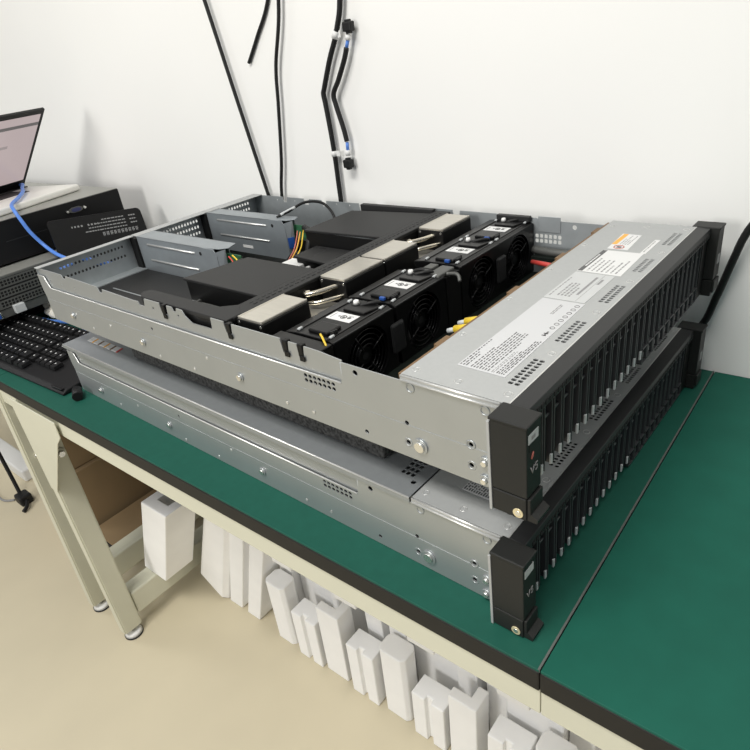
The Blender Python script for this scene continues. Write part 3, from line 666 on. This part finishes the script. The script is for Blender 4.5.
for s in (-1, 1): m.cyl((xr, yv+s*0.021, 0.068), (xr+0.005, yv+s*0.021, 0.068), 0.003, M['screw'], 6)
tag(m.build('display_socket', t), 'blue socket with two bright jack screws')
m = MB(); m.box(xr-0.0002, xr+0.0006, -0.06, 0.05, 0.0435, 0.0450, M['bezel']); m.build('panel_seam', t)

# black printed card leaning against the stack
t = thing('sign_card', 'black rounded card with rows of grey print leaning against the stacked cases', 'card', (-0.340, 0.30, TZ))
def rrect(x0, x1, y0, y1, r, n=6):
    P_ = []
    for cx, cy, a0 in ((x1-r,y1-r,0),(x0+r,y1-r,90),(x0+r,y0+r,180),(x1-r,y0+r,270)):
        for i in range(n+1):
            a = math.radians(a0 + 90*i/n); P_.append((cx+r*math.cos(a), cy+r*math.sin(a)))
    return P_
ra = math.radians(-7)
def cardfn(u, v, w):
    # u along the width from the left, v down from the top edge, w out of the face
    y = 0.205 + u*math.cos(ra) + v*math.sin(ra); z = 0.204 + u*math.sin(ra) - v*math.cos(ra)
    return (-0.333 - 0.35*z + w + 0.340, y - 0.30, z)
m = MB(); m.prism(rrect(0.0, 0.220, 0.0, 0.177, 0.010), cardfn, 0.0, 0.0035, M['cardblack']); cd = m.build('board', t)
m = MB()
def mark(u0, u1, v0, v1): m.prism(rect(u0, u1, v0, v1), cardfn, 0.0035, 0.0038, M['cardink'])
def row(u0, u1, v, h, w0, w1, gap):
    u = u0
    while u < u1:
        w = rnd.uniform(w0, w1); mark(u, min(u+w, u1), v, v+h); u += w+gap
for v, u0 in ((0.0120, 0.120), (0.0190, 0.100), (0.0260, 0.085), (0.0330, 0.075)): row(u0, 0.175, v, 0.0020, 0.003, 0.009, 0.0018)
for v in (0.0120, 0.0200, 0.0280): row(0.186, 0.202, v, 0.0026, 0.003, 0.005, 0.0016)
row(0.048, 0.075, 0.0180, 0.0036, 0.0025, 0.004, 0.004); row(0.085, 0.112, 0.0180, 0.0036, 0.0025, 0.004, 0.004)
for k in range(10):
    u = 0.112 + k*0.0090
    for q in ((u, u+0.0062, 0.0400, 0.0412), (u, u+0.0014, 0.0400, 0.0480), (u+0.0030, u+0.0042, 0.0400, 0.0480), (u, u+0.0062, 0.0438, 0.0449)): mark(*q)
m.build('card_print', cd)

# laptop
LH = (-0.759, 0.324); psi = math.radians(16)
t = thing('laptop', 'open laptop with a lit pinkish screen and white deck on the black case', 'laptop', (LH[0], LH[1], TZ+0.2232), psi)
m = MB(); m.box(0.0, 0.205, -0.330, 0.0, 0.0, 0.0150, M['lapwhite'], 0.004); dk = m.build('deck', t)
m = MB(); m.box(0.0, 0.030, -0.325, -0.006, 0.0150, 0.0175, M['lapdark'], 0.001)
m.box(0.035, 0.100, -0.300, -0.060, 0.0150, 0.0160, M['lapdark'], 0.001); m.build('key_area', dk)
be = math.radians(45)
m = MB()
m.box(-0.0035, 0.0035, -0.330, 0.0, 0.004, 0.248, M['lapdark'], 0.0015)
lid = m.build('screen_lid', t); lid.location = (0.004, 0, 0.0165); lid.rotation_euler = (0, math.pi/2 - be, 0)
m = MB(); m.box(0.0035, 0.0041, -0.322, -0.010, 0.030, 0.236, M['screen']); m.box(0.0041, 0.0043, -0.322, -0.010, 0.205, 0.214, M['screenbar']); m.box(0.0041, 0.0043, -0.30, -0.085, 0.150, 0.158, M['screentext'])
tag(m.build('display', lid), 'lit pinkish display with a dark bar near its top')
m = MB()
for y in (-0.020, -0.31): m.cyl((0.003, y-0.010, 0.0165), (0.003, y+0.010, 0.0165), 0.005, M['lapdark'], 14)
m.build('hinge', t)

def cable(name, label, cat, pts, r, mt, sub=10, group=None):
    m = MB(); m.tube([(x, y, z + TZ) for x, y, z in pts], r, M[mt], 10, sub); return tag(m.build(name), label, cat, group)
cable('network_cable', 'blue network cable draped from the laptop down the black case', 'cable',
      [(-0.735,0.312,0.246),(-0.700,0.305,0.250),(-0.660,0.285,0.2480),(-0.604,0.262,0.2470),(-0.540,0.222,0.2450),(-0.480,0.182,0.2440),(-0.440,0.167,0.238),(-0.426,0.168,0.215),(-0.421,0.175,0.187),(-0.410,0.188,0.156),(-0.372,0.190,0.140),(-0.30,0.185,0.132),(-0.20,0.12,0.150),(-0.06,0.055,0.195),(-0.012,0.080,0.207),(-0.010,0.106,0.190),(-0.016,0.15,0.165),(-0.04,0.20,0.10),(-0.06,0.22,0.0052)], 0.0040, 'bluecable')
cable('network_cable', 'blue network cable lying on the mat along the back of the keyboard', 'cable',
      [(-0.455,-0.040,0.0050),(-0.458,0.02,0.0050),(-0.452,0.070,0.0050),(-0.437,0.118,0.0050),(-0.38,0.127,0.0050),(-0.31,0.145,0.0050),(-0.24,0.140,0.0050),(-0.15,0.140,0.0050),(-0.05,0.155,0.0050)], 0.0042, 'bluecable')

# crumpled tissue
m = MB(); bmesh.ops.create_icosphere(m.bm, subdivisions=4, radius=0.032)
for v in m.bm.verts:
    n = noise.noise(v.co*38) + 0.6*noise.noise(v.co*90+Vector((3,1,2)))
    v.co *= 1 + 0.42*n; v.co.z = max(v.co.z*0.85, -0.022)
m._set(m.bm.faces, M['tissue'])
o = m.build('tissue', None, (-0.400, 0.168, TZ+0.0222)); tag(o, 'crumpled white tissue behind the keyboard', 'tissue')

# keyboard
t = thing('keyboard', 'black keyboard at the left edge beside the closed server', 'keyboard', (-0.24, 0.037, TZ), math.radians(2.0))
m = MB()
m.prism([(-0.076,0.0006),(0.080,0.0006),(0.080,0.020),(0.060,0.021),(-0.050,0.0105),(-0.068,0.0085),(-0.078,0.004)], lambda u, v, w: (w, u, v), -0.196, 0.233, M['kbase'], 0.002)
kb = m.build('keyboard_shell', t)
kz = lambda y: 0.0115 + (y+0.050) * (0.0098/0.110)
def make_key(w, d=0.0188):
    m = MB()
    b = 0.0012
    m.hexa([(0,0,0),(w,0,0),(w,d,0),(0,d,0),(b,b,0.0058),(w-b,b,0.0058),(w-b,d-b*0.6,0.0066),(b,d-b*0.6,0.0066)], M['key'])
    m.box(w*0.28, w*0.28+0.0028, d*0.50, d*0.50+0.0030, 0.0061, 0.0067, M['legend'])
    return m
first = {}
rows_ = [(0.062, 0.0), (0.034, 0.0), (0.0118, 0.0), (-0.0104, 0.0), (-0.0326, 0.0), (-0.0548, 0.0)]
cnt = 0
for ri, (y, _) in enumerate(rows_):
    x = -0.190
    widths = {0: [0.0150]*19, 1: [0.0165]*20, 2: [0.0165]*20, 3: [0.0165]*11+[0.0300]+[0.0165]*4, 4: [0.0300]+[0.0165]*9+[0.0300]+[0.0165]*5, 5: [0.0165]+[0.105]+[0.0200]*4+[0.0165]*6}[ri]
    gaps = {0: (4, 8, 12, 15), 1: (12, 15), 2: (12, 15), 3: (11,), 4: (10, 11), 5: (5, 8)}[ri]
    for ki, w in enumerate(widths):
        if cnt >= 99 or x + w > 0.226: break
        k = round(w, 4)
        if k not in first:
            o = make_key(w).build('key', t); first[k] = o
        else:
            o = first[k].copy(); COL.objects.link(o)
        o.parent = t; o.location = (x, y - 0.0094, max(kz(y), 0.0110) ); o.rotation_euler = (math.atan(0.0098/0.110), 0, 0)
        x += w + 0.0020 + (0.0075 if ki in gaps else 0); cnt += 1
m = MB(); m.box(0.190, 0.225, -0.0745, -0.068, 0.0075, 0.0105, M['kbase'], 0.001); m.build('palm_lip', t)
m = MB(); m.cyl((0.014, -0.014, TZ+0.0084), (0.038, -0.026, TZ+0.0084), 0.0082, M['cable'], 24); m.cyl((0.038, -0.026, TZ+0.0084), (0.0386, -0.0263, TZ+0.0084), 0.0070, M['black'], 24)
tag(m.build('cable_ferrite'), 'small black barrel lying on the mat against the lower server corner', 'ferrite')

# ------------------------------------------------------------------ cables on the wall
YC = 0.476
cable('power_cable', 'long slanting black cable on the wall, leftmost of the hanging cables', 'cable', [(-0.22,YC,1.45),(-0.085,YC,0.80),(-0.038,YC,0.56),(-0.009,YC,0.399),(0.026,YC,0.21),(0.045,YC,0.10),(0.052,YC,0.0045)], 0.0036, 'cable')
cable('power_cable', 'near-vertical black cable reaching from the top to the open server', 'cable', [(0.20,YC,1.45),(0.175,YC,0.70),(0.153,YC,0.536),(0.118,YC,0.44),(0.105,YC,0.375),(0.085,YC,0.28),(0.066,YC,0.21),(0.055,YC,0.10),(0.050,YC,0.0040)], 0.0032, 'cable')
cable('power_cable', 'short slanting dark cable near the top, left of the vertical one', 'cable', [(0.30,YC+0.0072,1.45),(0.22,YC+0.0072,0.80),(0.17,YC+0.0072,0.64),(0.120,YC+0.0072,0.54),(0.075,YC+0.0072,0.488),(0.040,YC+0.0072,0.45)], 0.0030, 'cable')
def lead(name, label, pts, r, group=None):
    t = thing(name, label, 'cable', (0, 0, 0), 0, group)
    return t
t = thing('power_lead', 'bent black lead with white cable tags in the middle of the wall', 'cable', (0.225, YC, TZ+0.10))
def rel(p): return (p[0]-0.225, p[1]-YC, p[2]-0.10)
m = MB(); m.tube([rel(p) for p in [(0.40,YC,1.45),(0.310,YC,0.70),(0.290,YC,0.535),(0.272,YC,0.480),(0.248,YC,0.440),(0.226,YC,0.398),(0.222,YC,0.388),(0.2235,YC,0.370),(0.226,YC,0.320),(0.2265,YC,0.28),(0.225,YC,0.219),(0.224,YC,0.10),(0.224,YC,0.0052)]], 0.0044, M['cable'], 10, 6); m.build('lead', t)
for a, b in (((0.2712,YC,0.4785),(0.2655,YC,0.4690)), ((0.2262,YC,0.2960),(0.2263,YC,0.2870))):
    m = MB(); m.tube([rel(a), rel(b)], 0.0056, M['whiteplastic'], 12, 1); m.box(rel(b)[0]+0.004, rel(b)[0]+0.013, -0.0006, 0.0006, rel(b)[2], rel(a)[2], M['whiteplastic']); tag(m.build('cable_tag', t), 'white paper tag')
t = thing('plug_lead', 'short bent black lead with a small plug at each end', 'cable', (0.247, YC-0.002, TZ+0.272))
def rel(p): return (p[0]-0.247, p[1]-YC, p[2]-0.272)
m = MB(); m.tube([rel(p) for p in [(0.289,YC,0.453),(0.281,YC,0.437),(0.262,YC,0.408),(0.247,YC,0.388),(0.249,YC,0.370),(0.258,YC,0.335),(0.262,YC,0.312)]], 0.0042, M['cable'], 10, 6); m.build('lead', t)
for a, b, c in (((0.2895,YC,0.454),(0.294,YC,0.464),(0.2985,YC,0.4820)), ((0.262,YC,0.311),(0.2610,YC,0.298),(0.2585,YC,0.2750))):
    a, b, c = rel(a), rel(b), rel(c)
    m = MB(); m.tube([a, b], 0.0028, M['bluecable'], 8, 1); tag(m.build('strain_relief', t), 'blue sleeve')
    m = MB(); s = 1 if c[2] > b[2] else -1
    m.tube([b, (b[0]+(c[0]-b[0])*0.4, 0, b[2]+(c[2]-b[2])*0.4)], 0.0045, M['whiteplastic'], 10, 1)
    m.box(c[0]-0.0085, c[0]+0.0085, -0.006, 0.006, c[2]-0.007, c[2]+0.007, M['cable'], 0.002); m.box(c[0]-0.004, c[0]+0.004, -0.004, 0.004, c[2]-0.010, c[2]+0.010, M['cable'], 0.001); m.build('plug', t)
cable('power_cable', 'thick black cable hanging against the wall at the right edge', 'cable', [(1.06,0.478,1.45),(1.02,0.470,0.70),(0.96,0.462,0.40),(0.915,0.462,0.26),(0.888,0.466,0.206),(0.877,0.468,0.168),(0.865,0.470,0.118),(0.850,0.470,0.070),(0.81,0.470,0.035),(0.74,0.468,0.0085),(0.62,0.466,0.0085)], 0.0047, 'cable')

# ------------------------------------------------------------------ below the benches
def carton(label, x0, x1, y0, y1, z0, z1):
    t = thing('cardboard_box', label, 'box', ((x0+x1)/2, (y0+y1)/2, z0)); cx, cy = (x0+x1)/2, (y0+y1)/2
    m = MB(); m.box(x0-cx, x1-cx, y0-cy, y1-cy, 0, z1-z0, M['card'], 0.003); b = m.build('carton', t)
    m = MB(); m.box(x0-cx, x1-cx+0.0003, -0.024, 0.024, z1-z0-0.05, z1-z0+0.0003, M['tape']); m.build('parcel_tape', t)
    return t
carton('larger brown cardboard box standing on the floor behind the bench legs', -0.83, -0.60, 0.075, 0.460, 0.0, 0.220)
carton('brown cardboard box stacked on the larger one under the bench', -0.82, -0.615, 0.095, 0.455, 0.221, 0.430)
m = MB(); m.box(-0.585, -0.395, 0.075, 0.44, 0.0003, 0.030, M['blackbox'], 0.003); m.box(-0.585, -0.41, 0.078, 0.44, 0.030, 0.034, M['card'], 0.001); tag(m.build('filler_board'), 'added dark filler board on the floor before the cardboard boxes', 'board')  # board added to darken the floor in front of the boxes
t = thing('power_strip', 'white power strip on the floor behind the left bench leg', 'power strip', (-1.33, 0.120, 0))
m = MB(); m.box(-0.35, 0.25, -0.030, 0.030, 0.0, 0.045, M['whiteplastic'], 0.006); m.build('strip_body', t)
t2 = thing('power_plug', 'black plug with its cord dangling near the white power strip', 'plug', (-0.965, 0.040, 0.0))
m = MB(); m.box(-0.030, 0.018, -0.02, 0.02, 0.0, 0.034, M['cable'], 0.006); m.build('plug_body', t2)
m = MB(); m.tube([(-0.026,0,0.026),(-0.05,0.005,0.10),(-0.08,0.010,0.26),(-0.11,0.015,0.42),(-0.14,0.02,0.60)], 0.006, M['cable'], 8, 8); m.tube([(0.016,0,0.018),(0.04,-0.012,0.012),(0.05,-0.03,0.0065)], 0.006, M['cable'], 8, 6); m.build('cord', t2)
cable('power_cable', 'thin grey cord curving across the floor by the black plug', 'cable', [(-1.45,0.02,-TZ+0.004),(-1.22,0.010,-TZ+0.004),(-1.06,-0.002,-TZ+0.004),(-1.012,0.022,-TZ+0.004)], 0.0035, 'inkpale')

# packing foam: C- and L-section pieces standing under the bench
def Cprof(w, d, t): return [(0,0),(w,0),(w,d),(w-t,d),(w-t,t),(t,t),(t,d),(0,d)]
def Lprof(w, d, t): return [(0,0),(w,0),(w,d),(w-t,d),(w-t,t),(0,t)]
def Zprof(w, d, t): return [(0,0),(w*0.55,0),(w*0.55,d*0.4),(w,d*0.4),(w,d),(w*0.35,d),(w*0.35,d*0.55),(0,d*0.55)]
def Hprof(w, d, t): return [(t*0.4,0),(w-t*0.4,0),(w,t*0.4),(w,d-t*0.4),(w-t*0.4,d),(t*0.4,d),(0,d-t*0.4),(0,t*0.4)]
def foam(label, prof, x, y, z, w, d, h, t=0.03, lean=0.0, cut=0.0, ry=0.0):
    m = MB(); m.prism(prof(w, d, t), lambda u, v, q: (u + lean*q, v + ry*q, q + (cut*max(0.0, 1-u/w) if q < h*0.5 else 0)), 0, h, M['foam'], 0.0025)
    o = m.build('packing_foam', None, (x, y, TZ+z)); return tag(o, label, 'packing foam', 'packing foam pieces under the workbench')
def Nprof(w, d, t): return [(0,0),(w*0.42,0),(w*0.42,d*0.22),(w*0.60,d*0.22),(w*0.60,0),(w,0),(w,d),(0,d)]      # block with a front groove
F = -0.7148
ordn = ['first', 'second', 'third', 'fourth', 'fifth', 'sixth', 'seventh', 'eighth', 'ninth', 'tenth', 'eleventh', 'twelfth', 'thirteenth', 'fourteenth']
foam('white foam channel at the left end of the foam row, on the leg crossbar', Cprof, -0.222, 0.052, -0.5995, 0.092, 0.080, 0.265, 0.026, 0.50)
foam('white foam piece with a slanted lower edge, second from the left end', Hprof, -0.152, 0.142, F, 0.092, 0.095, 0.320, 0.03, 0.40, 0.060)
foam('tall white foam block right of the slant-edged piece', Nprof, -0.054, 0.152, F, 0.112, 0.11, 0.320, 0.03, 0.36)
for k in range(8):
    foam('grooved or channelled white foam block in the lower row, %s from the left' % ordn[k], (Nprof, Cprof, Zprof, Nprof, Lprof, Nprof, Cprof, Nprof)[k], 0.066 + k*0.104, 0.200 + 0.008*((k*5) % 3), F, 0.102, 0.150, 0.290, 0.032)
for k in range(14):
    foam('white foam upright in the upper row below the apron, %s from the left' % ordn[k], (Lprof, Nprof, Hprof)[k % 3], 0.205 + k*0.0560, 0.138 + 0.008*((k*7) % 3), F+0.2902, 0.0545, 0.150, 0.245, 0.016)
for k, (h, w, dy, pf) in enumerate(((0.185, 0.058, 0.004, 0), (0.140, 0.070, 0.000, 1), (0.200, 0.060, 0.006, 2), (0.150, 0.068, 0.000, 1), (0.190, 0.062, 0.006, 0), (0.130, 0.070, 0.000, 1), (0.185, 0.056, 0.004, 2), (0.150, 0.070, 0.000, 1), (0.180, 0.060, 0.004, 0))):
    foam('short white foam stub in front of the lower row, %s from the left' % ordn[k], (Hprof, Nprof, Lprof)[pf], 0.125 + k*0.0790, 0.144 + dy, F, w, 0.044, h, 0.02, 0.04)

for o in bpy.data.objects:                                          # repeats of one kind share a group
    if o.parent is None and 'label' in o:
        k = o.name.split('.')[0]
        if k == 'workbench': o['group'] = 'workbenches along the wall'
        if k == 'cardboard_box': o['group'] = 'cardboard boxes under the bench'
        if k == 'power_cable' and 'wall' in o['label'] or k == 'power_cable' and 'top' in o['label']: o['group'] = 'power cables hanging on the wall'
        if k == 'network_cable': o['group'] = 'blue network cables at the left'
upS['group'] = loS['group'] = 'pair of stacked rack servers in the middle'

# ------------------------------------------------------------------ light
world = bpy.data.worlds.new('World'); SC.world = world; world.use_nodes = True
bg = world.node_tree.nodes['Background']; bg.inputs['Color'].default_value = (0.92, 0.95, 1.0, 1); bg.inputs['Strength'].default_value = 0.34
def area(name, loc, target, sx, sy, power, col=(1,1,1)):
    l = bpy.data.lights.new(name, 'AREA'); l.shape = 'RECTANGLE'; l.size = sx; l.size_y = sy; l.energy = power; l.color = col
    o = bpy.data.objects.new(name, l); COL.objects.link(o); o.location = loc
    o.rotation_euler = (Vector(target) - Vector(loc)).to_track_quat('-Z', 'Y').to_euler(); return o
area('ceiling_panel', (0.6, -0.9, 2.7), (0.6, -0.9, 0), 1.2, 0.6, 46, (1.0, 0.98, 0.94))
area('ceiling_panel', (-2.2, -0.9, 2.7), (-2.2, -0.9, 0), 1.2, 0.6, 20, (1.0, 0.98, 0.94))
area('window_daylight', (0.1, -3.0, 1.75), (0.0, 0.4, 0.75), 0.7, 0.9, 39, (1.0, 0.98, 0.95))

# ------------------------------------------------------------------ camera
cam = bpy.data.cameras.new('Camera'); co = bpy.data.objects.new('Camera', cam); COL.objects.link(co)
R = ((0.775654472545919, 0.6182663923338662, -0.12691259720759865), (0.21619681170966815, -0.4491803514574202, -0.8668886609427779), (-0.5929747699743106, 0.6449679681775322, -0.48207597139751646))
C = (1.0124111868915273, -0.3578776855409814, 0.4650153091441381 + TZ)
co.matrix_world = Matrix(((R[0][0], -R[1][0], -R[2][0], C[0]), (R[0][1], -R[1][1], -R[2][1], C[1]), (R[0][2], -R[1][2], -R[2][2], C[2]), (0,0,0,1)))
cam.sensor_width = 36; cam.lens = 611.2647772076483 / 750 * 36; cam.clip_start = 0.01
SC.camera = co
vs = SC.view_settings; vs.view_transform = 'Standard'; vs.look = 'None'; vs.exposure = 0.0; vs.gamma = 1.0; vs.use_curve_mapping = False
